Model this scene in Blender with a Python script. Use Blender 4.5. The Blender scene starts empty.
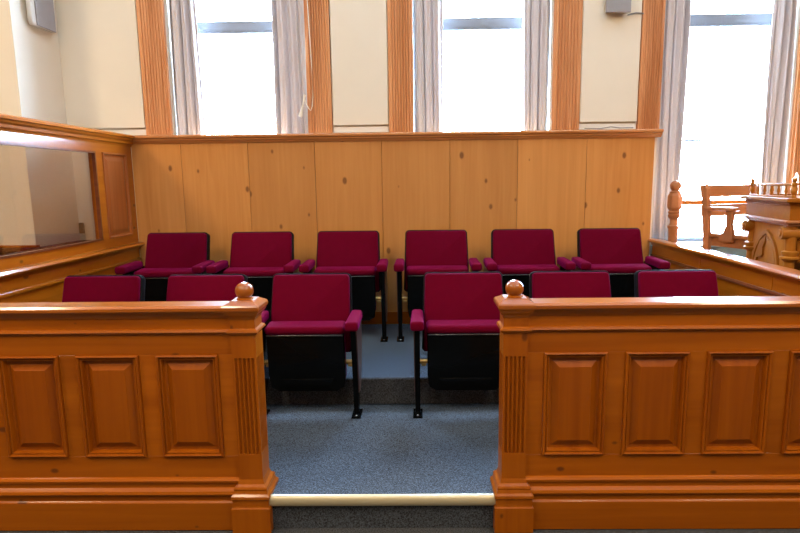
import bpy, bmesh, math, random
from mathutils import Vector, Matrix
random.seed(7)
SC = bpy.context.scene
COL = SC.collection
R = math.radians
PI = math.pi

# ------------------------------------------------------------------ materials
def new_mat(name):
    m = bpy.data.materials.new(name); m.use_nodes = True
    nt = m.node_tree; nt.nodes.clear()
    out = nt.nodes.new('ShaderNodeOutputMaterial')
    return m, nt, nt.nodes, nt.links, out

def simple(name, col, rough=.5, metal=0, spec=.5, sheen=0, bump=None, sheen_tint=None, coat=0):
    m, nt, N, L, out = new_mat(name)
    b = N.new('ShaderNodeBsdfPrincipled')
    b.inputs['Base Color'].default_value = (*col, 1)
    b.inputs['Roughness'].default_value = rough
    b.inputs['Metallic'].default_value = metal
    b.inputs['Specular IOR Level'].default_value = spec
    b.inputs['Sheen Weight'].default_value = sheen
    b.inputs['Coat Weight'].default_value = coat
    if sheen_tint: b.inputs['Sheen Tint'].default_value = (*sheen_tint, 1)
    if bump:
        tc = N.new('ShaderNodeTexCoord'); n = N.new('ShaderNodeTexNoise')
        n.inputs['Scale'].default_value = bump[0]; n.inputs['Detail'].default_value = 3
        bp = N.new('ShaderNodeBump'); bp.inputs['Strength'].default_value = bump[1]; bp.inputs['Distance'].default_value = bump[2]
        L.new(tc.outputs['Object'], n.inputs['Vector']); L.new(n.outputs['Fac'], bp.inputs['Height'])
        L.new(bp.outputs['Normal'], b.inputs['Normal'])
        # a light mottling of the colour itself
        mx = N.new('ShaderNodeMix'); mx.data_type = 'RGBA'
        n2 = N.new('ShaderNodeTexNoise'); n2.inputs['Scale'].default_value = bump[0]*.06+1
        n2.inputs['Detail'].default_value = 4
        L.new(tc.outputs['Object'], n2.inputs['Vector'])
        L.new(n2.outputs['Fac'], mx.inputs['Factor'])
        mx.inputs['A'].default_value = (*[c*.9 for c in col], 1); mx.inputs['B'].default_value = (*[min(1, c*1.08) for c in col], 1)
        L.new(mx.outputs['Result'], b.inputs['Base Color'])
    L.new(b.outputs['BSDF'], out.inputs['Surface'])
    return m

def wood(name, axis, c_lo, c_hi, rough=.3, knots=.9, knot_col=(.09, .025, .006), grain=1.0, coat=1.0, knot_scale=4.6, plane='xz'):
    """varnished wood with the grain along one local axis, knots and board-to-board variation"""
    m, nt, N, L, out = new_mat(name)
    b = N.new('ShaderNodeBsdfPrincipled')
    tc = N.new('ShaderNodeTexCoord'); geo = N.new('ShaderNodeNewGeometry')
    off = N.new('ShaderNodeVectorMath'); off.operation = 'SCALE'; off.inputs[0].default_value = (7.3, 5.1, 9.7)
    L.new(geo.outputs['Random Per Island'], off.inputs['Scale'])
    oi = N.new('ShaderNodeObjectInfo')
    off2 = N.new('ShaderNodeVectorMath'); off2.operation = 'SCALE'; off2.inputs[0].default_value = (3.1, 8.3, 4.9)
    L.new(oi.outputs['Random'], off2.inputs['Scale'])
    ad = N.new('ShaderNodeVectorMath'); ad.operation = 'ADD'
    L.new(tc.outputs['Object'], ad.inputs[0]); L.new(off.outputs[0], ad.inputs[1])
    ad2 = N.new('ShaderNodeVectorMath'); ad2.operation = 'ADD'
    L.new(ad.outputs[0], ad2.inputs[0]); L.new(off2.outputs[0], ad2.inputs[1])
    def mapped(s_along, s_across):
        mp = N.new('ShaderNodeMapping')
        mp.inputs['Scale'].default_value = tuple(s_along if a == axis else s_across for a in 'xyz')
        L.new(ad2.outputs[0], mp.inputs['Vector']); return mp
    n1 = N.new('ShaderNodeTexNoise'); n1.inputs['Scale'].default_value = 1; n1.inputs['Detail'].default_value = 5; n1.inputs['Distortion'].default_value = .6
    L.new(mapped(1.3, 26).outputs[0], n1.inputs['Vector'])
    n2 = N.new('ShaderNodeTexNoise'); n2.inputs['Scale'].default_value = 1; n2.inputs['Detail'].default_value = 2
    L.new(mapped(.5, 5).outputs[0], n2.inputs['Vector'])
    sm = N.new('ShaderNodeMath'); sm.operation = 'ADD'
    L.new(n1.outputs['Fac'], sm.inputs[0]); L.new(n2.outputs['Fac'], sm.inputs[1])
    ms = N.new('ShaderNodeMath'); ms.operation = 'MULTIPLY_ADD'; ms.inputs[1].default_value = 1.3*grain; ms.inputs[2].default_value = .5-1.3*grain
    L.new(sm.outputs[0], ms.inputs[0]); ms.use_clamp = True
    mx = N.new('ShaderNodeMix'); mx.data_type = 'RGBA'
    mx.inputs['A'].default_value = (*c_lo, 1); mx.inputs['B'].default_value = (*c_hi, 1)
    L.new(ms.outputs[0], mx.inputs['Factor'])
    # tone of each board
    hsv = N.new('ShaderNodeHueSaturation')
    mr = N.new('ShaderNodeMapRange'); mr.inputs['To Min'].default_value = .88; mr.inputs['To Max'].default_value = 1.1
    L.new(geo.outputs['Random Per Island'], mr.inputs['Value']); L.new(mr.outputs['Result'], hsv.inputs['Value'])
    L.new(mx.outputs['Result'], hsv.inputs['Color'])
    col = hsv.outputs['Color']
    if knots:
        vo = N.new('ShaderNodeTexVoronoi'); vo.inputs['Scale'].default_value = 1; vo.inputs['Randomness'].default_value = 1
        vo.voronoi_dimensions = '2D'
        sx = N.new('ShaderNodeSeparateXYZ'); cx = N.new('ShaderNodeCombineXYZ')
        L.new(mapped(knot_scale*.62, knot_scale).outputs[0], sx.inputs[0])
        L.new(sx.outputs['XYZ'.index(plane[0].upper())], cx.inputs[0]); L.new(sx.outputs['XYZ'.index(plane[1].upper())], cx.inputs[1])
        L.new(cx.outputs[0], vo.inputs['Vector'])
        wn = N.new('ShaderNodeSeparateColor'); L.new(vo.outputs['Color'], wn.inputs['Color'])
        # only some of the cells hold a knot, each with its own size
        r1 = N.new('ShaderNodeMapRange'); r1.inputs['From Min'].default_value = .15; r1.inputs['From Max'].default_value = 1
        r1.inputs['To Min'].default_value = .018*knots; r1.inputs['To Max'].default_value = .075*knots
        L.new(wn.outputs[0], r1.inputs['Value'])
        dv = N.new('ShaderNodeMath'); dv.operation = 'SUBTRACT'
        L.new(r1.outputs['Result'], dv.inputs[0]); L.new(vo.outputs['Distance'], dv.inputs[1])
        sc = N.new('ShaderNodeMath'); sc.operation = 'MULTIPLY_ADD'; sc.inputs[1].default_value = 32; sc.inputs[2].default_value = .35; sc.use_clamp = True
        L.new(dv.outputs[0], sc.inputs[0])
        gt = N.new('ShaderNodeMath'); gt.operation = 'GREATER_THAN'; gt.inputs[1].default_value = .15
        L.new(wn.outputs[0], gt.inputs[0])
        ml = N.new('ShaderNodeMath'); ml.operation = 'MULTIPLY'
        L.new(sc.outputs[0], ml.inputs[0]); L.new(gt.outputs[0], ml.inputs[1])
        ml2 = N.new('ShaderNodeMath'); ml2.operation = 'MULTIPLY'; ml2.inputs[1].default_value = .8
        L.new(ml.outputs[0], ml2.inputs[0])
        mk = N.new('ShaderNodeMix'); mk.data_type = 'RGBA'; mk.inputs['B'].default_value = (*knot_col, 1)
        L.new(ml2.outputs[0], mk.inputs['Factor']); L.new(col, mk.inputs['A']); col = mk.outputs['Result']
    L.new(col, b.inputs['Base Color'])
    b.inputs['Roughness'].default_value = rough; b.inputs['Specular IOR Level'].default_value = .12
    b.inputs['Coat Weight'].default_value = coat; b.inputs['Coat Roughness'].default_value = .12
    bp = N.new('ShaderNodeBump'); bp.inputs['Strength'].default_value = .12; bp.inputs['Distance'].default_value = .004
    L.new(n1.outputs['Fac'], bp.inputs['Height']); L.new(bp.outputs['Normal'], b.inputs['Normal'])
    L.new(b.outputs['BSDF'], out.inputs['Surface'])
    return m

PINE_LO, PINE_HI = (.255, .056, .0016), (.39, .102, .004)
PX = wood('pine_grain_x', 'x', PINE_LO, PINE_HI, coat=.18)
PY = wood('pine_grain_y', 'y', PINE_LO, PINE_HI, plane='yz')
PZ = wood('pine_grain_z', 'z', PINE_LO, PINE_HI, coat=.18)
PPAN = wood('pine_panel', 'z', (.225, .046, .0012), (.345, .086, .003), knots=0, coat=.18)
PBACK = wood('pine_back_boards', 'z', (.45, .175, .040), (.61, .27, .075), knots=.85, grain=.8, knot_scale=3.4, knot_col=(.14, .05, .015))
PCLR = wood('clear_pine', 'x', PINE_LO, PINE_HI, knots=0)
PCLRY = wood('clear_pine_y', 'y', PINE_LO, PINE_HI, knots=0)
CASE = wood('casing_wood', 'z', (.46, .17, .06), (.70, .33, .145), knots=0, grain=1.4, coat=.3)
OAK = wood('oak', 'z', (.29, .095, .010), (.41, .150, .018), knots=0, coat=.1, rough=.45)
OAKX = wood('oak_x', 'x', (.23, .068, .003), (.32, .100, .006), knots=0, coat=0, rough=.65)
OAKD = wood('brown_oak', 'z', (.30, .11, .04), (.46, .19, .08), knots=0, coat=.3)
OAKDX = wood('brown_oak_x', 'x', (.30, .11, .04), (.46, .19, .08), knots=0, coat=.3)
MAHO = wood('dark_red_wood', 'x', (.10, .026, .010), (.20, .055, .018), knots=0, coat=.3)
CREAM = simple('cream_plaster', (.77, .68, .545), .75, bump=(9, .15, .003))
WHITEP = simple('pale_plaster', (.78, .74, .68), .7, bump=(9, .15, .003))
ROOM = simple('ochre_plaster', (.30, .19, .10), .8)
CEIL = simple('ceiling_paint', (.80, .78, .72), .9)
MAROON = simple('maroon_fabric', (.100, .0001, .0095), .8, spec=.04, sheen=.15, sheen_tint=(.9, .03, .5), bump=(420, .25, .001))
BLACK = simple('black_plastic', (.002, .0025, .003), .2, spec=.09)
BLACKF = simple('black_frame', (.007, .006, .007), .55, spec=.06)
LIP = simple('edge_glint_metal', (.10, .10, .11), .22, .9)  # metal that imitates the highlight along the seat pan's upper edge
SIDEB = simple('brown_laminate', (.055, .026, .022), .35)
STEEL = simple('steel', (.7, .7, .7), .25, 1)
BRASS = simple('brass', (.55, .36, .13), .35, 1)
NOSE = simple('brass_nosing', (.56, .46, .27), .35, .3, bump=(30, .08, .001))
GREYP = simple('grey_speaker_cloth', (.29, .265, .265), .7, bump=(300, .3, .001))
GREYB = simple('speaker_cabinet', (.62, .58, .52), .45)
TEAL = simple('teal_paint', (.23, .36, .40), .6)
CORD = simple('cord', (.86, .80, .68), .8)
CABLE = simple('grey_cable', (.25, .23, .22), .6)
PAINTW = simple('window_paint', (.19, .20, .22), .5)
LEATH = simple('dark_leather', (.03, .018, .018), .35)
DARK = simple('dark_brown_metal', (.06, .04, .03), .4)

def carpet_mat(name, sheen):
    m, nt, N, L, out = new_mat(name)
    b = N.new('ShaderNodeBsdfPrincipled')
    tc = N.new('ShaderNodeTexCoord')
    n = N.new('ShaderNodeTexNoise'); n.inputs['Scale'].default_value = 170; n.inputs['Detail'].default_value = 3
    n.inputs['Roughness'].default_value = .7
    L.new(tc.outputs['Object'], n.inputs['Vector'])
    cr = N.new('ShaderNodeValToRGB')
    cr.color_ramp.elements[0].position = .36; cr.color_ramp.elements[0].color = (.012, .011, .010, 1)
    cr.color_ramp.elements[1].position = .66; cr.color_ramp.elements[1].color = (.090, .088, .086, 1)
    L.new(n.outputs['Fac'], cr.inputs['Fac'])
    n2 = N.new('ShaderNodeTexNoise'); n2.inputs['Scale'].default_value = 2.2; n2.inputs['Detail'].default_value = 3
    L.new(tc.outputs['Object'], n2.inputs['Vector'])
    mr = N.new('ShaderNodeMapRange'); mr.inputs['To Min'].default_value = .8; mr.inputs['To Max'].default_value = 1.2
    L.new(n2.outputs['Fac'], mr.inputs['Value'])
    hs = N.new('ShaderNodeHueSaturation'); L.new(mr.outputs['Result'], hs.inputs['Value']); L.new(cr.outputs['Color'], hs.inputs['Color'])
    L.new(hs.outputs['Color'], b.inputs['Base Color'])
    b.inputs['Roughness'].default_value = .75; b.inputs['Specular IOR Level'].default_value = .15
    b.inputs['Sheen Roughness'].default_value = .45; b.inputs['Sheen Tint'].default_value = (.26, .56, 1, 1)  # blue of the window daylight put into the sheen tint
    sw = N.new('ShaderNodeMapRange'); sw.inputs['From Min'].default_value = .36; sw.inputs['From Max'].default_value = .66
    sw.inputs['To Min'].default_value = .12*sheen; sw.inputs['To Max'].default_value = sheen; sw.clamp = False
    L.new(n.outputs['Fac'], sw.inputs['Value']); L.new(sw.outputs['Result'], b.inputs['Sheen Weight'])
    bp = N.new('ShaderNodeBump'); bp.inputs['Strength'].default_value = .6; bp.inputs['Distance'].default_value = .006
    L.new(n.outputs['Fac'], bp.inputs['Height']); L.new(bp.outputs['Normal'], b.inputs['Normal'])
    L.new(b.outputs['BSDF'], out.inputs['Surface'])
    return m
CARPET = carpet_mat('carpet', 1.0)
HALL = carpet_mat('brown_carpet', .1)  # same pile colour with a low sheen weight

def glass_mat(name, tint, gl=.9):
    m, nt, N, L, out = new_mat(name)
    t = N.new('ShaderNodeBsdfTransparent'); t.inputs['Color'].default_value = (*tint, 1)
    g = N.new('ShaderNodeBsdfGlossy'); g.inputs['Roughness'].default_value = .02
    fr = N.new('ShaderNodeFresnel'); fr.inputs['IOR'].default_value = 1.45
    mu = N.new('ShaderNodeMath'); mu.operation = 'MULTIPLY'; mu.inputs[1].default_value = gl
    L.new(fr.outputs[0], mu.inputs[0])
    mx = N.new('ShaderNodeMixShader')
    L.new(mu.outputs[0], mx.inputs['Fac']); L.new(t.outputs[0], mx.inputs[1]); L.new(g.outputs[0], mx.inputs[2])
    L.new(mx.outputs[0], out.inputs['Surface'])
    return m
PANE = glass_mat('window_glass', (.97, .98, 1), .5)
SCREEN = glass_mat('screen_glass', (.985, .98, .97), .55)

def curtain_mat():
    m, nt, N, L, out = new_mat('curtain_cloth')
    tc = N.new('ShaderNodeTexCoord')
    mp = N.new('ShaderNodeMapping'); mp.inputs['Scale'].default_value = (160, 160, 30)
    L.new(tc.outputs['Object'], mp.inputs['Vector'])
    n = N.new('ShaderNodeTexNoise'); n.inputs['Scale'].default_value = 1; n.inputs['Detail'].default_value = 2
    L.new(mp.outputs[0], n.inputs['Vector'])
    mx = N.new('ShaderNodeMix'); mx.data_type = 'RGBA'
    mx.inputs['A'].default_value = (.60, .545, .54, 1); mx.inputs['B'].default_value = (.70, .64, .63, 1)
    L.new(n.outputs['Fac'], mx.inputs['Factor'])
    d = N.new('ShaderNodeBsdfDiffuse'); t = N.new('ShaderNodeBsdfTranslucent')
    L.new(mx.outputs['Result'], d.inputs['Color']); L.new(mx.outputs['Result'], t.inputs['Color'])
    ms = N.new('ShaderNodeMixShader'); ms.inputs['Fac'].default_value = .06
    L.new(d.outputs[0], ms.inputs[1]); L.new(t.outputs[0], ms.inputs[2])
    L.new(ms.outputs[0], out.inputs['Surface'])
    return m
CURT = curtain_mat()

# ------------------------------------------------------------------ mesh helpers
class MB:
    """collects shapes in a bmesh; build() links them as ONE mesh object"""
    def __init__(s): s.bm = bmesh.new()
    def _merge(s, tmp, M=None):
        if M is not None: bmesh.ops.transform(tmp, matrix=M, verts=tmp.verts)
        me = bpy.data.meshes.new('t'); tmp.to_mesh(me); tmp.free()
        s.bm.from_mesh(me); bpy.data.meshes.remove(me)
    def box(s, x0, x1, y0, y1, z0, z1, bev=0, seg=2, M=None):
        t = bmesh.new(); bmesh.ops.create_cube(t, size=1)
        for v in t.verts:
            v.co = Vector(((x0+x1)/2+v.co.x*(x1-x0), (y0+y1)/2+v.co.y*(y1-y0), (z0+z1)/2+v.co.z*(z1-z0)))
        if bev: bmesh.ops.bevel(t, geom=t.edges[:], offset=bev, segments=seg, profile=.5, affect='EDGES')
        s._merge(t, M); return s
    def prism(s, poly, a, b, axis='x', bev=0, seg=2, M=None):
        """extrude a 2-D polygon from a to b along an axis; poly is in the other two axes, in xyz order"""
        def P(p, q):
            return Vector((q, p[0], p[1])) if axis == 'x' else Vector((p[0], q, p[1])) if axis == 'y' else Vector((p[0], p[1], q))
        t = bmesh.new()
        va = [t.verts.new(P(p, a)) for p in poly]; vb = [t.verts.new(P(p, b)) for p in poly]
        fa = t.faces.new(va); fb = t.faces.new(vb[::-1]); n = len(poly)
        for i in range(n): t.faces.new((va[i], vb[i], vb[(i+1) % n], va[(i+1) % n]))
        bmesh.ops.recalc_face_normals(t, faces=t.faces[:])
        if bev:
            es = [e for e in t.edges if (fa in e.link_faces or fb in e.link_faces)]
            bmesh.ops.bevel(t, geom=es, offset=bev, segments=seg, profile=.5, affect='EDGES')
        s._merge(t, M); return s
    def lathe(s, prof, cx=0, cy=0, n=24, M=None, square=False):
        """profile of (z, radius); square=True turns it into mitred square mouldings (radius = half side)"""
        t = bmesh.new(); rings = []
        for z, r in prof:
            if square:
                rings.append([t.verts.new((cx+sx*r, cy+sy*r, z)) for sx, sy in ((-1, -1), (1, -1), (1, 1), (-1, 1))])
            else:
                rings.append([t.verts.new((cx+r*math.cos(2*PI*i/n), cy+r*math.sin(2*PI*i/n), z)) for i in range(n)])
        k = len(rings[0])
        for a, b in zip(rings, rings[1:]):
            for i in range(k): t.faces.new((a[i], a[(i+1) % k], b[(i+1) % k], b[i]))
        t.faces.new(rings[0][::-1]); t.faces.new(rings[-1])
        bmesh.ops.recalc_face_normals(t, faces=t.faces[:])
        s._merge(t, M); return s
    def ball(s, c, r, sz=1):
        t = bmesh.new(); bmesh.ops.create_uvsphere(t, u_segments=28, v_segments=18, radius=r)
        for v in t.verts: v.co.z *= sz
        s._merge(t, Matrix.Translation(c)); return s
    def cyl(s, a, b, r, n=16):
        a, b = Vector(a), Vector(b); d = b-a
        t = bmesh.new(); bmesh.ops.create_cone(t, cap_ends=True, segments=n, radius1=r, radius2=r, depth=d.length)
        s._merge(t, Matrix.Translation((a+b)/2) @ d.to_track_quat('Z', 'Y').to_matrix().to_4x4()); return s
    def tube(s, pts, r, n=8):
        """round tube along a polyline"""
        t = bmesh.new(); rings = []
        P = [Vector(p) for p in pts]
        for i, p in enumerate(P):
            d = (P[min(i+1, len(P)-1)]-P[max(i-1, 0)]).normalized()
            q = d.to_track_quat('Z', 'Y')
            rings.append([t.verts.new(p + q @ Vector((r*math.cos(2*PI*k/n), r*math.sin(2*PI*k/n), 0))) for k in range(n)])
        for a, b in zip(rings, rings[1:]):
            for k in range(n): t.faces.new((a[k], a[(k+1) % n], b[(k+1) % n], b[k]))
        t.faces.new(rings[0][::-1]); t.faces.new(rings[-1])
        bmesh.ops.recalc_face_normals(t, faces=t.faces[:])
        s._merge(t); return s
    def rings(s, x0, x1, z0, z1, y, prof):
        """nested rectangular rings facing -y: (inset, depth) pairs, closed by the innermost face"""
        t = bmesh.new(); rs = []
        for i, d in prof:
            rs.append([t.verts.new(c) for c in ((x0+i, y+d, z0+i), (x1-i, y+d, z0+i), (x1-i, y+d, z1-i), (x0+i, y+d, z1-i))])
        for a, b in zip(rs, rs[1:]):
            for k in range(4): t.faces.new((a[k], a[(k+1) % 4], b[(k+1) % 4], b[k]))
        t.faces.new(rs[-1])
        s._merge(t); return s
    def build(s, name, mat, root=None, smooth=None, loc=None):
        """root: parent; shapes are in world space unless loc is given as (0,0,0)"""
        me = bpy.data.meshes.new(name)
        o = bpy.data.objects.new(name, me)
        base = Vector((0, 0, 0))
        if root is not None:
            base = WORLD.get(root.name, Vector((0, 0, 0))) if loc is None else Vector(loc)
        elif loc is not None:
            base = Vector(loc)
        if base.length: bmesh.ops.translate(s.bm, verts=s.bm.verts, vec=-base)
        s.bm.to_mesh(me); s.bm.free()
        me.materials.append(mat)
        if smooth is not None:
            me.polygons.foreach_set('use_smooth', [True]*len(me.polygons))
            me.set_sharp_from_angle(angle=R(smooth))
        COL.objects.link(o)
        if root is not None:
            o.parent = root; WORLD[o.name] = base
        else:
            o.location = base; WORLD[o.name] = base
        return o
WORLD = {}

def tag(o, label=None, cat=None, group=None, kind=None):
    if label: o['label'] = label
    if cat: o['category'] = cat
    if group: o['group'] = group
    if kind: o['kind'] = kind
    return o
def thing(name, label, cat, loc=(0, 0, 0), group=None):
    o = bpy.data.objects.new(name, None); COL.objects.link(o)
    o.empty_display_size = .1; o.location = loc; WORLD[o.name] = Vector(loc)
    return tag(o, label, cat, group)
def struct(name, mb, mat, smooth=None):
    o = mb.build(name, mat, smooth=smooth); o['kind'] = 'structure'; return o
def copy_tree(o, parent=None):
    c = o.copy(); COL.objects.link(c)
    if parent: c.parent = parent
    for ch in list(o.children): copy_tree(ch, c)
    return c

# ------------------------------------------------------------------ layout (metres; camera stands at the origin, y looks into the box)
XL, XR = -2.28, 1.87            # inner faces of the box's left and right sides
YF, YB = 2.21, 4.50             # front barrier and rear boards
Z1, Z2 = .155, .325             # the two carpeted levels
ZW = 1.86                       # top of the rear boards
YW = 4.56                       # plaster face of the rear wall

# ------------------------------------------------------------------ the room
b = MB(); b.box(-6, 6, -6, 5.2, -.2, 0); struct('floor', b, HALL)
b = MB(); b.box(-6, 6, -6, 5.2, 4.6, 4.8); struct('ceiling', b, CEIL)
OPEN = [(-1.96, -.87), (-.037, 1.045), (1.886, 2.93)]
ZS, ZH = .93, 3.95
b = MB()
xs = [-6.0] + [v for o in OPEN for v in o] + [6.0]
for i in range(0, len(xs), 2): b.box(xs[i], xs[i+1], YW, 4.92, 0, 4.6)
for x0, x1 in OPEN:
    b.box(x0, x1, YW, 4.92, 0, ZS); b.box(x0, x1, YW, 4.92, ZH, 4.6)
struct('wall_back', b, CREAM)
b = MB(); b.box(-6, -2.79, 4.02, YW, 0, 4.6); struct('wall_pier', b, CREAM)
b = MB(); b.box(-6.2, -6, -6, 4.92, 0, 4.6); struct('wall_left', b, ROOM)
b = MB(); b.box(6, 6.2, -6, 4.92, 0, 4.6); struct('wall_right', b, ROOM)
b = MB(); b.box(-6, 6, -6.2, -6, 0, 4.6); struct('wall_front', b, ROOM)

# plaster panels standing proud between the casings, with the pale strip under each
PAN = [(-2.79, -2.17), (-.672, -.236), (1.266, 1.712)]
for n, (x0, x1) in enumerate(PAN):
    b = MB(); b.box(x0, x1, YW-.03, YW, 1.925, 4.6, .004); struct('trim_%d' % (n+1), b, CREAM)
    b = MB(); b.box(x0, x1, YW-.012, YW, 1.87, 1.915, .002); struct('trim_%d' % (n+4), b, WHITEP)

# reeded casings beside the windows
def casing(n, x0, x1, zb):
    w = x1-x0; yf = YW-.035
    pts = [(x0, YW), (x0, yf)]
    k = 0
    ribs = [(.02, 0)]
    for g in range(8):
        a0 = .07+g*.1075
        ribs += [(a0, 0), (a0+.018, -.010), (a0+.052, -.014), (a0+.088, -.010), (a0+.1055, 0)]
    ribs.append((.98, 0))
    for a, d in ribs: pts.append((x0+a*w, yf+d))
    pts += [(x1, yf), (x1, YW)]
    b = MB(); b.prism(pts, zb, 4.1, 'z'); struct('trim_%d' % n, b, CASE)
CAS = [(-2.16, -1.96), (-.87, -.68), (-.23, -.037), (1.045, 1.26), (1.718, 1.886), (2.93, 3.13)]
for i, (x0, x1) in enumerate(CAS): casing(7+i, x0, x1, 1.865 if i < 5 else .6)

# windows: sash frames, bars and panes
for n, (x0, x1) in enumerate(OPEN):
    b = MB(); y0, y1 = 4.79, 4.84
    b.box(x0, x0+.06, y0, y1, ZS, ZH); b.box(x1-.06, x1, y0, y1, ZS, ZH)
    b.box(x0, x1, y0, y1, ZH-.08, ZH); b.box(x0, x1, y0, y1, ZS, ZS+.05)
    b.box(x0, x1, y0-.02, y1, 2.70, 2.785, .006)
    b.box(x0, x1, y0-.028, y0-.018, 2.685, 2.70)
    if n == 2: b.box(x0, x1, y0, y1-.02, 1.785, 1.80)
    w = struct('window_%d' % (n+1), b, PAINTW)
    g = MB(); g.box(x0+.05, x1-.05, 4.812, 4.818, ZS+.04, ZH-.07); g.build('pane', PANE, w)
b = MB(); b.box(1.90, 2.925, 4.535, YW, .60, .935, .004); b.box(1.89, 2.928, 4.50, 4.78, .931, .95, .004); struct('trim_13', b, TEAL)

# dark timber wainscot and cap on the pier and wall seen through the glass
b = MB()
for z0, z1, d in ((0, .95, .012), (.95, 1.005, .022), (1.005, 1.035, .04)):
    b.box(-6, -2.79+d, 4.02-d, 4.02, z0, z1, .003)
    b.box(-2.79, -2.79+d, 4.02, YW-.04, z0, z1, .003)
    b.box(-2.79, -2.35, YW-d-.002, YW-.001, z0, z1, .003)
struct('trim_14', b, MAHO)
b = MB(); b.box(-6, -2.76, 3.972, 4.02, 1.037, 1.055, .004); struct('trim_15', b, PX)

# ------------------------------------------------------------------ carpeted levels
lo = thing('carpeted_platform', 'lower carpeted platform with a pale nosing at the box entrance', 'platform', (-.16, 2.25, 0))
b = MB(); b.box(XL+.002, XR-.002, 2.318, 4.487, .001, Z1); b.box(-.652, .315, 2.2185, 2.318, .001, Z1); b.build('carpet', CARPET, lo)
b = MB(); b.prism([(2.206, Z1+.003), (2.199, Z1-.003), (2.196, Z1-.012), (2.196, Z1-.03), (2.203, Z1-.042), (2.218, Z1-.042), (2.218, Z1+.003)], -.652, .315, 'x')
tag(b.build('nosing', NOSE, lo, smooth=50), 'pale brass stair nosing')
up = thing('carpeted_platform', 'raised rear carpeted platform under the back row of chairs', 'platform', (-.2, 3.2, Z1))
b = MB(); b.box(XL+.002, XR-.002, 3.19, 4.487, Z1+.002, Z2, .012); b.build('carpet', CARPET, up)

# ------------------------------------------------------------------ the rear boards
bw = thing('panelled_wainscot', 'knotty pine board wall behind the back row of chairs, below the windows', 'wall panelling', (-.2, YB, Z2))
edges = [XL, -1.885, -1.352, -.823, -.293, .245, .78, 1.32, XR-.02]
b = MB(); b.box(XL, XR-.02, YB+.04, YB+.052, Z1, 1.82)
for x0, x1 in zip(edges, edges[1:]): b.box(x0+.0012, x1-.0012, YB, YB+.045, Z1, 1.82, .002, 1)
b.build('boards', PBACK, bw)
b = MB(); b.prism([(4.55, 1.80), (4.49, 1.80), (4.485, 1.806), (4.48, 1.816), (4.468, 1.820), (4.465, 1.832), (4.45, 1.838), (4.447, 1.85), (4.455, ZW), (4.55, ZW)], XL, XR+.02, 'x')
b.build('cornice', MAHO if False else wood('cornice_pine', 'x', (.42, .15, .045), (.60, .25, .08), knots=0), bw, smooth=25)
b = MB(); b.box(XL+.02, XR-.05, 4.488, 4.498, Z2, Z2+.10, .001); b.build('skirting', PX, bw)

# ------------------------------------------------------------------ left side: glazed screen on a low panelled side
gp = thing('glazed_partition', 'tall pine side screen with a large glass pane at the left of the jury box', 'partition', (XL-.03, 3.4, 0))
x0, x1 = XL-.05, XL
b = MB()
b.box(x0, x1, 2.31, YB, 0, .985); b.build('lower_boards', PY, gp)
b = MB(); b.box(x1, x1+.016, 2.31, YB, .872, .895, .006); b.box(x1, x1+.016, 2.31, 4.48, Z1, Z1+.14, .004)
b.build('fillet_moulding', PCLRY, gp, smooth=40)
b = MB(); b.prism([(x0-.03, .995), (x1+.01, .965), (x1+.016, .985), (x1+.045, .992), (x1+.05, 1.004), (x1+.042, 1.018), (x1+.02, 1.022), (x0-.03, 1.022)], 2.31, YB, 'y')
b.build('cap_rail', PCLRY, gp, smooth=30)
b = MB()   # upper frame
b.box(x0, x1, 2.31, YB, 1.02, 1.085); b.box(x0, x1, 2.31, YB, 1.715, 1.80)
b.box(x0, x1, 2.31, 2.45, 1.085, 1.715); b.box(x0, x1, 3.99, 4.075, 1.085, 1.715); b.box(x0, x1, 4.41, YB, 1.085, 1.715)
b.build('frame', PY, gp)
b = MB(); b.prism([(x0, 1.775), (x1+.004, 1.775), (x1+.008, 1.788), (x1+.022, 1.795), (x1+.025, 1.812), (x1+.04, 1.822), (x1+.044, 1.832), (x1+.062, 1.838), (x1+.065, 1.852), (x1+.058, ZW), (x0, ZW)], 2.31, YB-.002, 'y')
b.build('cornice', PCLRY, gp, smooth=25)
b = MB(); b.box(XL-.028, XL-.022, 2.44, 4.0, 1.075, 1.725); b.build('glass_pane', SCREEN, gp)
b = MB()
for a, c in ((2.45, 3.99),):
    b.box(x1-.018, x1+.006, a, a+.012, 1.085, 1.715); b.box(x1-.018, x1+.006, c-.012, c, 1.085, 1.715)
    b.box(x1-.018, x1+.006, a, c, 1.085, 1.097); b.box(x1-.018, x1+.006, a, c, 1.703, 1.715)
b.build('glazing_bead', MAHO, gp)
b = MB(); b.rings(-.1675, .1675, -.315, .315, 0, [(0, .0), (.004, -.008), (.012, -.009), (.018, .004), (.026, .006), (.034, .006), (.06, -.003)])
M = Matrix.Translation((x1, 4.2425, 1.40)) @ Matrix.Rotation(PI/2, 4, 'Z')
bmesh.ops.transform(b.bm, matrix=M, verts=b.bm.verts)
b.build('raised_panel', wood('red_pine_panel', 'z', (.27, .06, .012), (.40, .11, .024), knots=0), gp)

# ------------------------------------------------------------------ right side: low panelled side
rp = thing('low_partition', 'low pine side wall at the right of the jury box, before the witness desk', 'partition', (XR+.03, 3.4, 0))
x0, x1 = XR, XR+.05
b = MB()
for a, c in ((2.31, 2.95), (2.95, 3.72), (3.72, YB)): b.box(x0, x1, a+.001, c-.001, 0, .975, .0015, 1)
b.build('lower_boards', PY, rp)
b = MB(); b.box(x0-.016, x0, 2.31, YB, .862, .884, .006); b.box(x0-.016, x0, 2.31, 4.48, Z1, Z1+.14, .004)
b.build('fillet_moulding', MAHO, rp, smooth=40)
b = MB(); b.prism([(x1+.012, .955), (x0-.006, .955), (x0-.012, .972), (x0-.034, .980), (x0-.04, .992), (x0-.034, 1.004), (x0-.01, 1.008), (x1+.012, 1.008)], 2.31, YB, 'y')
b.build('cap_rail', PCLRY, rp, smooth=30)

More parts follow.
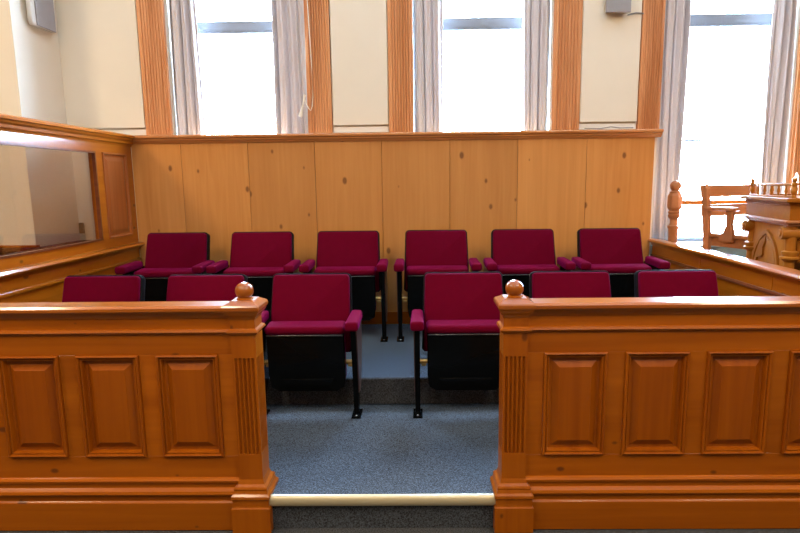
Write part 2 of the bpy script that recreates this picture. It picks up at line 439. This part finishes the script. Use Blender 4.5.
# ------------------------------------------------------------------ the front barrier: two panelled sections, each with its newel post
def grooved(h, g=5, gw=.0125, depth=.009):
    """square section with flutes on the four sides"""
    side = []
    pitch = .0175
    for k in range(g):
        c = (k-(g-1)/2)*pitch
        for j in range(5):
            a = PI*j/4
            side.append((c-gw/2*math.cos(a), -h+depth*math.sin(a)))
    pts = []
    for q in range(4):
        ca, sa = (1, 0, -1, 0)[q], (0, 1, 0, -1)[q]
        pts.append((-h*ca+h*sa, -h*sa-h*ca))
        for x, y in side: pts.append((x*ca-y*sa, x*sa+y*ca))
    return pts

def barrier(name, label, xa, xb, newel_x, panels, side):
    cy = 2.26
    root = thing(name, label, 'barrier', ((xa+xb)/2, 2.27, 0))
    f0, f1 = 2.222, 2.272
    zb, zt = .333, .778
    # stiles and rails
    b = MB()
    b.box(xa, xb, f0, f1, .23, zb, .0008, 1); b.box(xa, xb, f0, f1, zt, .868, .0008, 1)
    ex = [xa] + [v for p in panels for v in p] + [xb]
    for i in range(0, len(ex), 2):
        if ex[i+1]-ex[i] > .004: b.box(ex[i]+.0006, ex[i+1]-.0006, f0, f1, zb, zt, .0008, 1)
    b.build('frame', PX, root)
    b = MB(); b.box(xa, xb, f0, f1, .868, .955); b.build('frieze_board', PX, root)
    b = MB(); b.prism([(f0+.005, .866), (f0-.008, .868), (f0-.014, .876), (f0-.010, .884), (f0+.005, .888)], xa, xb, 'x')
    b.build('fillet_moulding', PCLR, root, smooth=30)
    for p0, p1 in panels:
        b = MB()
        b.rings(p0, p1, zb, zt, f0, [(0, .002), (.001, -.010), (.006, -.013), (.011, -.010), (.013, -.003), (.016, -.006), (.021, -.004), (.026, .012), (.036, .013), (.037, .013), (.062, -.001), (.0635, -.003)])
        tag(b.build('raised_panel', PPAN, root), None)
    # cap rail with bed mould
    b = MB(); b.prism([(f0+.004, .930), (f0-.004, .933), (f0-.006, .940), (f0-.010, .946), (2.209, .952), (2.207, .957), (2.197, .960), (2.192, .967), (2.192, .979), (2.199, .988), (2.296, .988), (2.303, .98), (2.303, .968), (f1, .945), (f1, .930)], xa, xb, 'x')
    b.build('top_rail', PCLR, root, smooth=32)
    # skirting: two beads, a fascia, a fillet and the plinth
    b = MB(); b.prism([(f1, .005), (2.200, .005), (2.200, .128), (2.204, .134), (2.210, .137), (2.209, .160), (2.201, .163), (2.198, .170), (2.201, .182), (2.209, .187), (2.216, .192), (2.216, .212), (2.209, .216), (2.207, .226), (2.213, .234), (2.222, .237), (f1, .262)], xa, xb, 'x')
    b.build('base_moulding', PX, root, smooth=32)
    # the newel
    h = .0505
    s = MB(); s.lathe([(.20, h), (.345, h)], newel_x, cy, square=True)
    s.prism([(newel_x+x, cy+y) for x, y in grooved(h)], .345, .765, 'z')
    s.lathe([(.765, h), (.962, h)], newel_x, cy, square=True)
    nw = s.build('newel_post', PZ, root)
    s = MB(); s.lathe([(.862, h+.001), (.868, h+.008), (.876, h+.013), (.884, h+.010), (.89, h+.001)], newel_x, cy, square=True)
    s.build('collar', PCLR, nw)
    s = MB(); s.lathe([(.925, h), (.938, h+.006), (.948, h+.014), (.955, h+.017), (.960, h+.019), (.964, h+.022), (.970, h+.024), (.982, h+.024), (.988, h+.020), (1.000, h-.002), (1.004, .045)], newel_x, cy, square=True)
    s.build('post_cap', PCLR, nw)
    s = MB(); s.lathe([(1.003, .034), (1.008, .034), (1.012, .024)], newel_x, cy); s.ball((newel_x, cy, 1.038), .0375, .95)
    s.build('ball_finial', PCLR, nw, smooth=40)
    s = MB(); s.lathe([(.003, h+.031), (.113, h+.031), (.118, h+.027), (.124, h+.026), (.150, h+.026), (.156, h+.031), (.168, h+.030), (.176, h+.022), (.190, h+.018), (.197, h+.020), (.205, h+.016), (.213, h+.006), (.232, h)], newel_x, cy, square=True)
    s.build('post_base', PZ, nw)
    return root

barrier('jury_box_barrier', 'left raised-panel pine barrier with a ball-topped newel, left of the box entrance', -2.42, -.765, -.724,
        [(-2.42+.02, -2.16), (-2.085, -1.83), (-1.755, -1.500), (-1.426, -1.166), (-1.094, -.836)], -1)
barrier('jury_box_barrier', 'right raised-panel pine barrier with a ball-topped newel, right of the box entrance', .43, 2.02, .387,
        [(.506, .764), (.838, 1.099), (1.169, 1.432), (1.503, 1.764)], 1)

# ------------------------------------------------------------------ jury seats
def rounded_trap(wb, wt, L, r, n=5):
    """trapezoid in (x, s): half-width wb at s=0, wt at s=L, rounded top corners"""
    p = [(-wb+.015, 0), (wb-.015, 0), (wb, .015)]
    for cx, sgn in ((wt-r, 1), (-(wt-r), -1)):
        for k in range(n+1):
            a = PI/2*k/n if sgn > 0 else PI/2+PI/2*k/n
            p.append((cx+r*math.cos(a), L-r+r*math.sin(a)))
    p.append((-wb, .015))
    return p

def make_seat():
    root = thing('theatre_chair', None, 'seat', (0, 0, 0))
    tilt = math.atan2(.13, .43)
    MB_ = Matrix.Translation((0, .085, .345)) @ Matrix.Rotation(-tilt, 4, 'X')
    # polygon is in (x, z); extruded along y, front is -y
    b = MB(); b.prism(rounded_trap(.236, .224, .453, .022), -.035, .012, 'y', .012, 3, MB_)
    back = b.build('backrest', MAROON, root, smooth=50, loc=(0, 0, 0))
    b = MB(); b.prism(rounded_trap(.245, .233, .463, .029), -.012, .034, 'y', .006, 2, MB_)
    b.build('back_shell', BLACKF, root, smooth=40, loc=(0, 0, 0))
    MS = Matrix.Translation((0, .02, .20)) @ Matrix.Rotation(R(5), 4, 'X')
    b = MB()
    b.box(-.212, .212, -.022, .050, .0, .335, .02, 3, MS)
    b.box(-.221, .221, -.070, .055, .297, .344, .020, 4, MS)
    b.build('seat_cushion', MAROON, root, smooth=60, loc=(0, 0, 0))
    pan = [(-.216, .295), (-.216, .05), (-.205, -.02), (-.165, -.045), (.165, -.045), (.205, -.02), (.216, .05), (.216, .295)]
    b = MB(); b.prism(pan, -.058, -.024, 'y', .010, 3, MS)
    b.prism([(-.15, .035), (-.13, -.015), (.13, -.015), (.15, .035)], -.064, -.055, 'y', .004, 2, MS)
    pan_o = b.build('seat_pan', BLACK, root, smooth=50, loc=(0, 0, 0))
    b = MB(); b.prism([(-.214, .286), (.214, .286), (.214, .298), (-.214, .298)], -.066, -.030, 'y', .0055, 3, MS)  # added strip stands in for the window glint on the black plastic edge
    tag(b.build('pan_edge_glint', LIP, pan_o, smooth=50, loc=(0, 0, 0)), 'upper edge of the seat pan, its highlight added as a metal strip')
    for s in (-1, 1):
        b = MB(); t = bmesh.new()
        bmesh.ops.create_cube(t, size=1)
        for v in t.verts:
            w = .037 if v.co.y < 0 else .032
            yy = -.165 if v.co.y < 0 else .125
            v.co = Vector((s*.271+(w if v.co.x > 0 else -w), yy, (.584 if v.co.z > 0 else .530)+(.006 if v.co.y > 0 else 0)))
        bmesh.ops.bevel(t, geom=t.edges[:], offset=.017, segments=4, profile=.5, affect='EDGES')
        b._merge(t); b.build('armrest', MAROON, root, smooth=60, loc=(0, 0, 0))
        poly = [(-.105, .538), (.185, .542), (.175, .36), (.12, .19), (.045, .11), (.035, .008), (-.028, .008), (-.032, .13), (-.07, .36)]
        xa, xb = sorted((s*.257, s*.286))
        b = MB(); b.prism(poly, xa, xb, 'x', .005, 2)
        lg = b.build('leg', BLACK, root, smooth=40, loc=(0, 0, 0))
        b = MB(); b.prism([(-.094, .528), (.177, .532), (.167, .36), (.112, .20), (.038, .13), (-.024, .14), (-.060, .36)], *sorted((s*.285, s*.291)), 'x', .002, 1)
        tag(b.build('side_panel', SIDEB, lg, loc=(0, 0, 0)), 'dark brown side panel')
        b = MB(); b.box(s*.272-.027, s*.272+.027, -.062, .058, 0, .010, .003); b.lathe([(.006, .022), (.03, .014), (.03, 0.001)], s*.272, 0, 12)
        b.build('foot_plate', BLACK, lg, loc=(0, 0, 0))
        b = MB(); b.lathe([(.009, .008), (.014, .008), (.017, .004)], s*.272, -.045, 10); b.build('bolt', STEEL, lg, loc=(0, 0, 0))
        b = MB(); b.cyl((s*.212, .045, .30), (s*.262, .045, .30), .014); b.box(*sorted((s*.222, s*.25)), .03, .075, .275, .29, .003)
        tag(b.build('hinge', BRASS, lg, loc=(0, 0, 0)), 'brass pivot bracket')
    return root

front_x = [-1.880, -1.262, -.639, .254, .882, 1.502]
back_x = [-1.830, -1.188, -.537, .126, .775, 1.424]
front_l = ['maroon flip-up chair at the far left end of the front row, behind the left barrier',
           'maroon flip-up chair second from left in the front row, beside the left newel post',
           'maroon front-row flip-up chair on the left edge of the aisle, right armrest showing',
           'maroon front-row flip-up chair on the right edge of the aisle, left armrest showing',
           'maroon front-row flip-up chair just right of the right newel ball, behind the right barrier',
           'maroon flip-up chair at the far right end of the front row, behind the right barrier']
back_l = ['maroon flip-up chair in the back row next to the glazed left screen',
          'maroon back-row flip-up chair second from the left against the pine boards',
          'maroon back-row flip-up chair left of the gap in the middle of the row',
          'maroon back-row flip-up chair right of the gap in the middle of the row',
          'maroon back-row flip-up chair second from the right against the pine boards',
          'maroon flip-up chair in the back row next to the low right side wall']
proto = make_seat(); k = 0
for xs_, y, z, ls, grp in ((front_x, 3.055, Z1, front_l, 'front row of jury chairs'), (back_x, 4.005, Z2, back_l, 'back row of jury chairs')):
    for x, l in zip(xs_, ls):
        o = proto if k == 0 else copy_tree(proto)
        o.location = (x, y, z+.002); o['label'] = l; o['category'] = 'chair'; o['group'] = grp; k += 1

# ------------------------------------------------------------------ curtains
def curtain(x0, x1, label, seed, zb=.97):
    rnd = random.Random(seed)
    t = MB(); nx, nz = 90, 14
    w = x1-x0; npl = max(3, round(w/.08)); ph = rnd.random()*6
    vs = []
    for j in range(nz+1):
        z = zb+(3.9-zb)*j/nz; row = []
        for i in range(nx+1):
            u = i/nx
            a = 2*PI*npl*u+ph
            amp = .030*(.75+.35*math.sin(3*u+seed))
            y = 4.617+amp*math.sin(a+.4*math.sin(z*1.3+seed))+.012*math.sin(2.3*a+z)
            x = x0+w*u+.006*math.sin(z*2+u*4+seed)+.008*math.cos(a)
            row.append(t.bm.verts.new((x, y, z)))
        vs.append(row)
    for j in range(nz):
        for i in range(nx): t.bm.faces.new((vs[j][i], vs[j][i+1], vs[j+1][i+1], vs[j+1][i]))
    o = t.build('curtain', CURT, smooth=80, loc=((x0+x1)/2, 4.617, zb))
    md = o.modifiers.new('thickness', 'SOLIDIFY'); md.thickness = .003
    tag(o, label, 'curtain', 'grey window curtains')
curtain(-1.952, -1.735, 'grey pleated curtain at the left side of the leftmost window', 1)
curtain(-1.15, -.880, 'grey pleated curtain with the cord tassel hanging before it', 2)
curtain(-.028, .20, 'grey pleated curtain at the left side of the middle window', 3)
curtain(.815, 1.036, 'grey pleated curtain at the right side of the middle window', 4)
curtain(1.895, 2.105, 'grey pleated curtain behind the turned newel post, reaching below the boards', 5)
curtain(2.755, 2.922, 'grey pleated curtain behind the witness desk, right of the rightmost window', 6)

# cord with its wooden pull, and the small pull by the middle window
b = MB(); yc = 4.485
pts = [(-.834, yc, 3.6), (-.834, yc, 2.85), (-.826, yc, 2.60), (-.818, yc, 2.35), (-.818, yc, 2.14), (-.824, yc, 2.07), (-.838, yc, 2.035), (-.852, yc, 2.05), (-.872, yc, 2.09), (-.885, yc, 2.13)]
b.tube(pts, .0036)
cr = b.build('blind_pull', CORD, smooth=60); tag(cr, 'thin cream blind cord with a pull hanging on the casing by the left window', 'cord')
b = MB(); b.lathe([(1.985, .014), (1.995, .016), (2.03, .010), (2.075, .007), (2.13, .008), (2.155, .010), (2.16, .004)], 0, 0, 12,
                  M=Matrix.Translation((-.90, yc, 0)) @ Matrix.Translation((0, 0, 2.07)) @ Matrix.Rotation(R(14), 4, 'Y') @ Matrix.Translation((0, 0, -2.07)))
b.build('cord_pull', CORD, cr, smooth=50)
b = MB(); b.lathe([(1.87, .004), (1.875, .008), (1.93, .009), (1.955, .004)], 1.036, 4.52, 10); b.tube([(1.036, 4.52, 1.95), (1.036, 4.52, 3.6)], .002)
tag(b.build('blind_pull', CORD, smooth=50), 'small cream blind pull at the right casing of the middle window', 'cord')

# ------------------------------------------------------------------ wall speakers
sp = thing('wall_speaker', 'grey wall speaker in the corner left of the windows', 'speaker', (-2.78, 4.30, 2.62), 'wall speakers')
b = MB(); b.prism([(4.15, 2.64), (4.165, 2.615), (4.40, 2.615), (4.40, 3.02), (4.165, 3.02), (4.15, 3.0)], -2.766, -2.73, 'x', .008, 2); b.build('cabinet', GREYB, sp, smooth=50)
b = MB(); b.box(-2.789, -2.766, 4.25, 4.33, 2.75, 2.85); b.build('bracket', GREYB, sp)
b = MB(); b.box(-2.73, -2.718, 4.19, 4.398, 2.617, 3.018, .004); b.build('grille', GREYP, sp)
sp = thing('wall_speaker', 'grey wall speaker on the plaster between the middle and right windows', 'speaker', (1.51, 4.5, 2.69), 'wall speakers')
b = MB(); b.box(1.43, 1.588, 4.46, YW-.031, 2.73, 3.02, .01); b.build('cabinet', GREYB, sp, smooth=50)
b = MB(); b.box(1.412, 1.60, 4.446, 4.461, 2.715, 3.025, .005); b.build('grille', GREYP, sp)
b = MB(); b.tube([(1.60, 4.52, 2.715), (1.63, 4.515, 2.722), (1.66, 4.515, 2.729), (1.70, 4.52, 2.728), (1.72, 4.515, 2.722)], .005)
b.build('speaker_cable', CABLE, sp, smooth=60)
b = MB(); b.box(-2.770, -2.728, 4.516, 4.53, 1.09, 1.18, .004)
tag(b.build('switch_plate', DARK), 'small dark switch plate seen through the glass screen', 'switch')
b = MB(); b.tube([(1.30, 4.515, 1.876), (1.42, 4.50, 1.872), (1.5, 4.50, 1.885), (1.57, 4.50, 1.876), (1.68, 4.515, 1.878)], .004)
tag(b.build('loose_cable', CABLE, smooth=60), 'thin cable lying along the top of the pine boards under the right speaker', 'cable')

# ------------------------------------------------------------------ witness stand
b = MB(); b.box(1.93, 5.0, 2.75, 4.53, 0, .60, .004)
tag(b.build('witness_platform', CARPET), 'raised platform that carries the witness desk and chairs', 'platform')

tn = thing('turned_newel', 'turned brown newel post with a ball top and handrail, by the right window', 'newel post', (1.99, 4.41, .6))
b = MB(); P0 = [(.60, .05), (.72, .05), (.73, .036), (.76, .030), (1.09, .037), (1.10, .044), (1.115, .044), (1.12, .034), (1.14, .028), (1.165, .030), (1.18, .043), (1.19, .046), (1.20, .046), (1.205, .040), (1.215, .046), (1.225, .046), (1.232, .038)]
b.lathe(P0, 1.99, 4.41)
b.build('turned_shaft', OAKD, tn, smooth=35)
b = MB(); b.lathe([(1.228, .036), (1.255, .056), (1.27, .058), (1.335, .058), (1.35, .056), (1.372, .040), (1.378, .034), (1.39, .030)], 1.99, 4.41, 8)
b.build('octagonal_block', OAKD, tn)
b = MB(); b.lathe([(1.37, .042), (1.38, .042), (1.384, .02), (1.39, .02)], 1.99, 4.41); b.ball((1.99, 4.41, 1.423), .043, .97); b.build('ball_finial', OAKD, tn, smooth=40)
b = MB(); b.box(2.03, 3.4, 4.42, 4.455, 1.275, 1.309, .012, 3); b.build('handrail', OAKX, tn, smooth=50)
b = MB(); b.box(3.36, 3.42, 4.41, 4.47, .6, 1.35, .006); b.build('end_post', OAKD, tn)

def armchair(label, x, y, rz, seat_mat, back_mat=None):
    """open armchair of flat slats; local origin on the floor at the seat's centre, front is -y"""
    c = thing('wooden_armchair', label, 'chair', (0, 0, 0))
    kw = dict(loc=(0, 0, 0))
    b = MB(); t = [(-.27, .235), (.27, .235), (.27, -.16), (.235, -.20), (.12, -.225), (-.12, -.225), (-.235, -.20), (-.27, -.16)]
    b.prism(t, .455, .485, 'z', .008, 3); b.build('seat', seat_mat, c, smooth=50, **kw)
    b = MB(); b.box(-.24, .24, -.175, -.155, .39, .457); b.box(-.24, .24, .19, .21, .39, .457)
    b.box(-.245, -.225, -.165, .20, .39, .457); b.box(.225, .245, -.165, .20, .39, .457); b.build('apron', OAKDX, c, **kw)
    for s in (-1, 1):
        b = MB(); b.prism([(.19, 0), (.235, 0), (.235, .42), (.275, .80), (.262, .83), (.245, .835), (.228, .80), (.19, .42)], s*.262-.021, s*.262+.021, 'x', .005, 2)
        b.build('rear_leg', OAKD, c, **kw)
        b = MB(); b.box(s*.225-.023, s*.225+.023, -.19, -.145, 0, .457, .004); b.build('front_leg', OAKD, c, **kw)
        b = MB(); b.prism([(s*.272-.030, -.01), (s*.272+.030, -.01), (s*.272+.040, .04), (s*.268+.02, .24), (s*.268-.02, .24), (s*.272-.040, .04)], .65, .675, 'z', .007, 2)
        b.build('armrest', OAKD, c, smooth=50, **kw)
        pr = [(.01, .652), (.065, .652), (.056, .60), (.052, .56), (.072, .50), (.10, .47), (.10, .43), (.0, .43), (.002, .49), (.018, .56), (.012, .60)]
        b = MB(); b.prism(pr, s*.272-.018, s*.272+.018, 'x', .005, 2); b.build('arm_support', OAKD, c, **kw)
    if back_mat:
        b = MB(); b.prism([(.225, .50), (.262, .82), (.282, .815), (.245, .50)], -.242, .242, 'x', .006, 2); b.build('back_pad', back_mat, c, smooth=50, **kw)
    else:
        for z0, z1 in ((.60, .685), (.742, .828)):
            y0 = .222+(z0-.42)*.105
            b = MB(); b.prism([(y0, z0), (y0+.009, z1), (y0+.029, z1), (y0+.02, z0)], -.285, .285, 'x', .005, 2)
            b.build('back_slat', OAKDX, c, **kw)
    c.location = (x, y, .6); c.rotation_euler.z = rz; return c
    return c
armchair('brown wooden armchair with two flat back slats, in front of the right window', 2.44, 4.04, R(25), OAKDX)
armchair('armchair with a dark leather back mostly hidden behind the witness desk', 3.17, 4.05, R(2), LEATH, LEATH).scale = (1.1, 1.1, 1.1)

# witness desk: local frame on its near left corner, x to the right along the front, y along the carved left end
desk = thing('witness_desk', 'carved oak witness desk with a spindle gallery and a gothic arch end', 'desk', (0, 0, 0))
kw = dict(loc=(0, 0, 0))
W, D = 1.25, .65
z0 = .6
def dz(z): return z-z0
b = MB(); b.box(-.012, W+.012, -.012, D+.012, dz(1.338), dz(1.362), .006, 2); b.box(.012, W-.012, .012, D-.012, dz(1.322), dz(1.338), .004); b.build('desk_top', OAKX, desk, **kw)
b = MB(); b.box(.022, W-.022, .022, D-.022, dz(1.235), dz(1.324)); b.build('frieze', OAKX, desk, **kw)
b = MB(); b.box(-.002, W+.002, -.002, D+.002, dz(1.222), dz(1.238), .005); b.box(.016, W-.016, .016, D-.016, dz(1.206), dz(1.222), .006); b.build('cornice', OAKDX, desk, **kw)
b = MB(); b.box(.05, .085, .06, D-.06, 0, dz(1.208)); b.box(W-.085, W-.05, .06, D-.06, 0, dz(1.208)); b.box(.085, W-.085, .30, .325, .0, dz(1.208))
b.build('body', OAK, desk, **kw)
# gothic arch on the left end: a raised ogive with a cusped inner edge
def ogive(cy, hw, zb, zs, zt, n=8):
    H = zt-zs; pts = [(cy-hw, zb)]
    for k in range(n+1):
        u = k/n; pts.append((cy-hw*(1-u**1.9), zs+H*(1-(1-u)**1.25)) )
    for k in range(n-1, -1, -1):
        u = k/n; pts.append((cy+hw*(1-u**1.9), zs+H*(1-(1-u)**1.25)))
    pts.append((cy+hw, zb)); return pts
b = MB(); cyd = D*.53
O = ogive(cyd, .185, .08, dz(.93), dz(1.165)); I = ogive(cyd, .163, .08, dz(.93), dz(1.138))
t = bmesh.new()
for xf in (.036,):
    vo = [t.verts.new((xf, y, z)) for y, z in O]; vi = [t.verts.new((xf, y, z)) for y, z in I]
    wo = [t.verts.new((.052, y, z)) for y, z in O]; wi = [t.verts.new((.052, y, z)) for y, z in I]
    for k in range(len(O)-1):
        t.faces.new((vo[k], vo[k+1], vi[k+1], vi[k])); t.faces.new((vo[k], wo[k], wo[k+1], vo[k+1])); t.faces.new((vi[k], vi[k+1], wi[k+1], wi[k]))
bmesh.ops.recalc_face_normals(t, faces=t.faces[:]); b._merge(t)
# cusps: two leaf-like lobes hugging the inner edge
for s in (-1, 1):
    lobe = [(cyd+s*.163, dz(.94)), (cyd+s*.132, dz(1.01)), (cyd+s*.085, dz(1.085)), (cyd+s*.005, dz(1.128)), (cyd+s*.012, dz(1.09)), (cyd+s*.04, dz(1.045)), (cyd+s*.035, dz(1.005)), (cyd+s*.06, dz(.985)), (cyd+s*.118, dz(.975)), (cyd+s*.138, dz(.93)), (cyd+s*.144, dz(.75)), (cyd+s*.163, dz(.75))]
    b.prism(lobe, .038, .052, 'x')
b.build('gothic_panel', OAK, desk, **kw)
for yy in (.06, D-.06):
    b = MB(); cx = .055
    b.lathe([(0, .045), (.08, .045), (.10, .03), (dz(1.0), .026), (dz(1.01), .034), (dz(1.02), .05), (dz(1.03), .05), (dz(1.035), .036), (dz(1.05), .042), (dz(1.06), .042), (dz(1.066), .026), (dz(1.11), .028), (dz(1.208), .032)], cx, yy, 16)
    col = b.build('corner_column', OAK, desk, smooth=35, **kw)
    b = MB(); b.cyl((-.004, yy, dz(1.165)), (.09, yy, dz(1.165)), .036, 20); b.cyl((-.012, yy, dz(1.165)), (0, yy, dz(1.165)), .020, 16); b.build('scroll', OAK, col, smooth=40, **kw)
b = MB(); b.cyl((.09, .055, dz(1.16)), (W-.09, .055, dz(1.16)), .038, 20); b.box(.085, W-.085, .05, .30, dz(1.0), dz(1.208)); b.build('front_roll', OAKX, desk, smooth=40, **kw)
gal = MB(); gal.box(.028, .052, .03, D-.03, dz(1.362), dz(1.373), .003); gal.box(.033, .047, .03, D-.03, dz(1.428), dz(1.440), .004)
gal.box(.03, W-.03, D-.052, D-.028, dz(1.362), dz(1.373), .003); gal.box(.03, W-.03, D-.047, D-.033, dz(1.428), dz(1.440), .004)
g = gal.build('gallery_rail', OAKX, desk, smooth=40, **kw)
spin = [(0, .006), (.008, .0085), (.016, .006), (.026, .010), (.036, .0085), (.048, .0055), (.056, .0075), (.062, .006)]
for k in range(5):
    yy = .03+(D-.08)*(k+1)/6
    b = MB(); b.lathe([(dz(1.37)+z, r) for z, r in spin], .04, yy+.01, 12); b.build('spindle', OAK, g, smooth=40, **kw)
for k in range(7):
    b = MB(); b.lathe([(dz(1.37)+z, r) for z, r in spin], .16+k*.14, D-.04, 12); b.build('spindle', OAK, g, smooth=40, **kw)
fin = [(0, .012), (.012, .012), (.016, .008), (.03, .016), (.045, .018), (.058, .011), (.066, .011), (.072, .015), (.082, .015), (.086, .009), (.094, .013), (.104, .013), (.112, .005)]
for px_, py_ in ((.04, .04), (.04, D-.04), (W-.04, D-.04)):
    b = MB(); b.lathe([(dz(1.362)+z, r) for z, r in fin], px_, py_, 14); b.build('gallery_post', OAK, g, smooth=40, **kw)
desk.location = (2.035, 3.13, .6); desk.rotation_euler.z = R(-9.9)

# ------------------------------------------------------------------ light: daylight through the windows, warm ceiling lamps
w = bpy.data.worlds.new('daylight'); SC.world = w; w.use_nodes = True
bg = w.node_tree.nodes['Background']; bg.inputs['Color'].default_value = (.48, .71, 1.0, 1); bg.inputs['Strength'].default_value = 115.0
for i, (x0, x1) in enumerate(OPEN):
    l = bpy.data.lights.new('window_portal', 'AREA'); l.shape = 'RECTANGLE'; l.size = x1-x0; l.size_y = ZH-ZS
    l.cycles.is_portal = True
    o = bpy.data.objects.new('window_portal', l); COL.objects.link(o)
    o.location = ((x0+x1)/2, 4.88, (ZS+ZH)/2); o.rotation_euler = (R(-90), 0, 0)
def lamp(x, y, z, power, size, col):
    l = bpy.data.lights.new('ceiling_lamp', 'AREA'); l.shape = 'DISK'; l.size = size; l.energy = power; l.color = col
    o = bpy.data.objects.new('ceiling_lamp', l); COL.objects.link(o); o.location = (x, y, z)
WARM = (1.0, .79, .54)
lamp(-4.2, .9, 4.3, 170, .9, WARM)
lamp(-.2, -1.6, 4.4, 40, 1.2, WARM)
lamp(3.4, .4, 4.3, 85, .9, WARM)
for px_ in (-1.9, 1.7):
    l = bpy.data.lights.new('pendant_lamp', 'POINT'); l.shadow_soft_size = .18; l.energy = 140; l.color = WARM
    o = bpy.data.objects.new('pendant_lamp', l); COL.objects.link(o); o.location = (px_, .2, 3.5)

# ------------------------------------------------------------------ camera
cam = bpy.data.cameras.new('camera'); co = bpy.data.objects.new('camera', cam); COL.objects.link(co)
cam.sensor_width = 36; cam.lens = 36*560/800; cam.shift_x = (400-412)/800; cam.clip_start = .05
p, yw, rl = R(8.5), R(.8), R(.65)
fw = Vector((-math.sin(yw)*math.cos(p), math.cos(yw)*math.cos(p), -math.sin(p)))
r0 = fw.cross(Vector((0, 0, 1))).normalized(); u0 = r0.cross(fw)
rr = r0*math.cos(rl)-u0*math.sin(rl); uu = r0*math.sin(rl)+u0*math.cos(rl)
co.matrix_world = Matrix(((rr.x, uu.x, -fw.x, 0), (rr.y, uu.y, -fw.y, 0), (rr.z, uu.z, -fw.z, 1.47), (0, 0, 0, 1)))
SC.camera = co
SC.view_settings.view_transform = 'Standard'; SC.view_settings.look = 'None'
SC.view_settings.exposure = 0; SC.view_settings.gamma = 1; SC.view_settings.use_curve_mapping = False
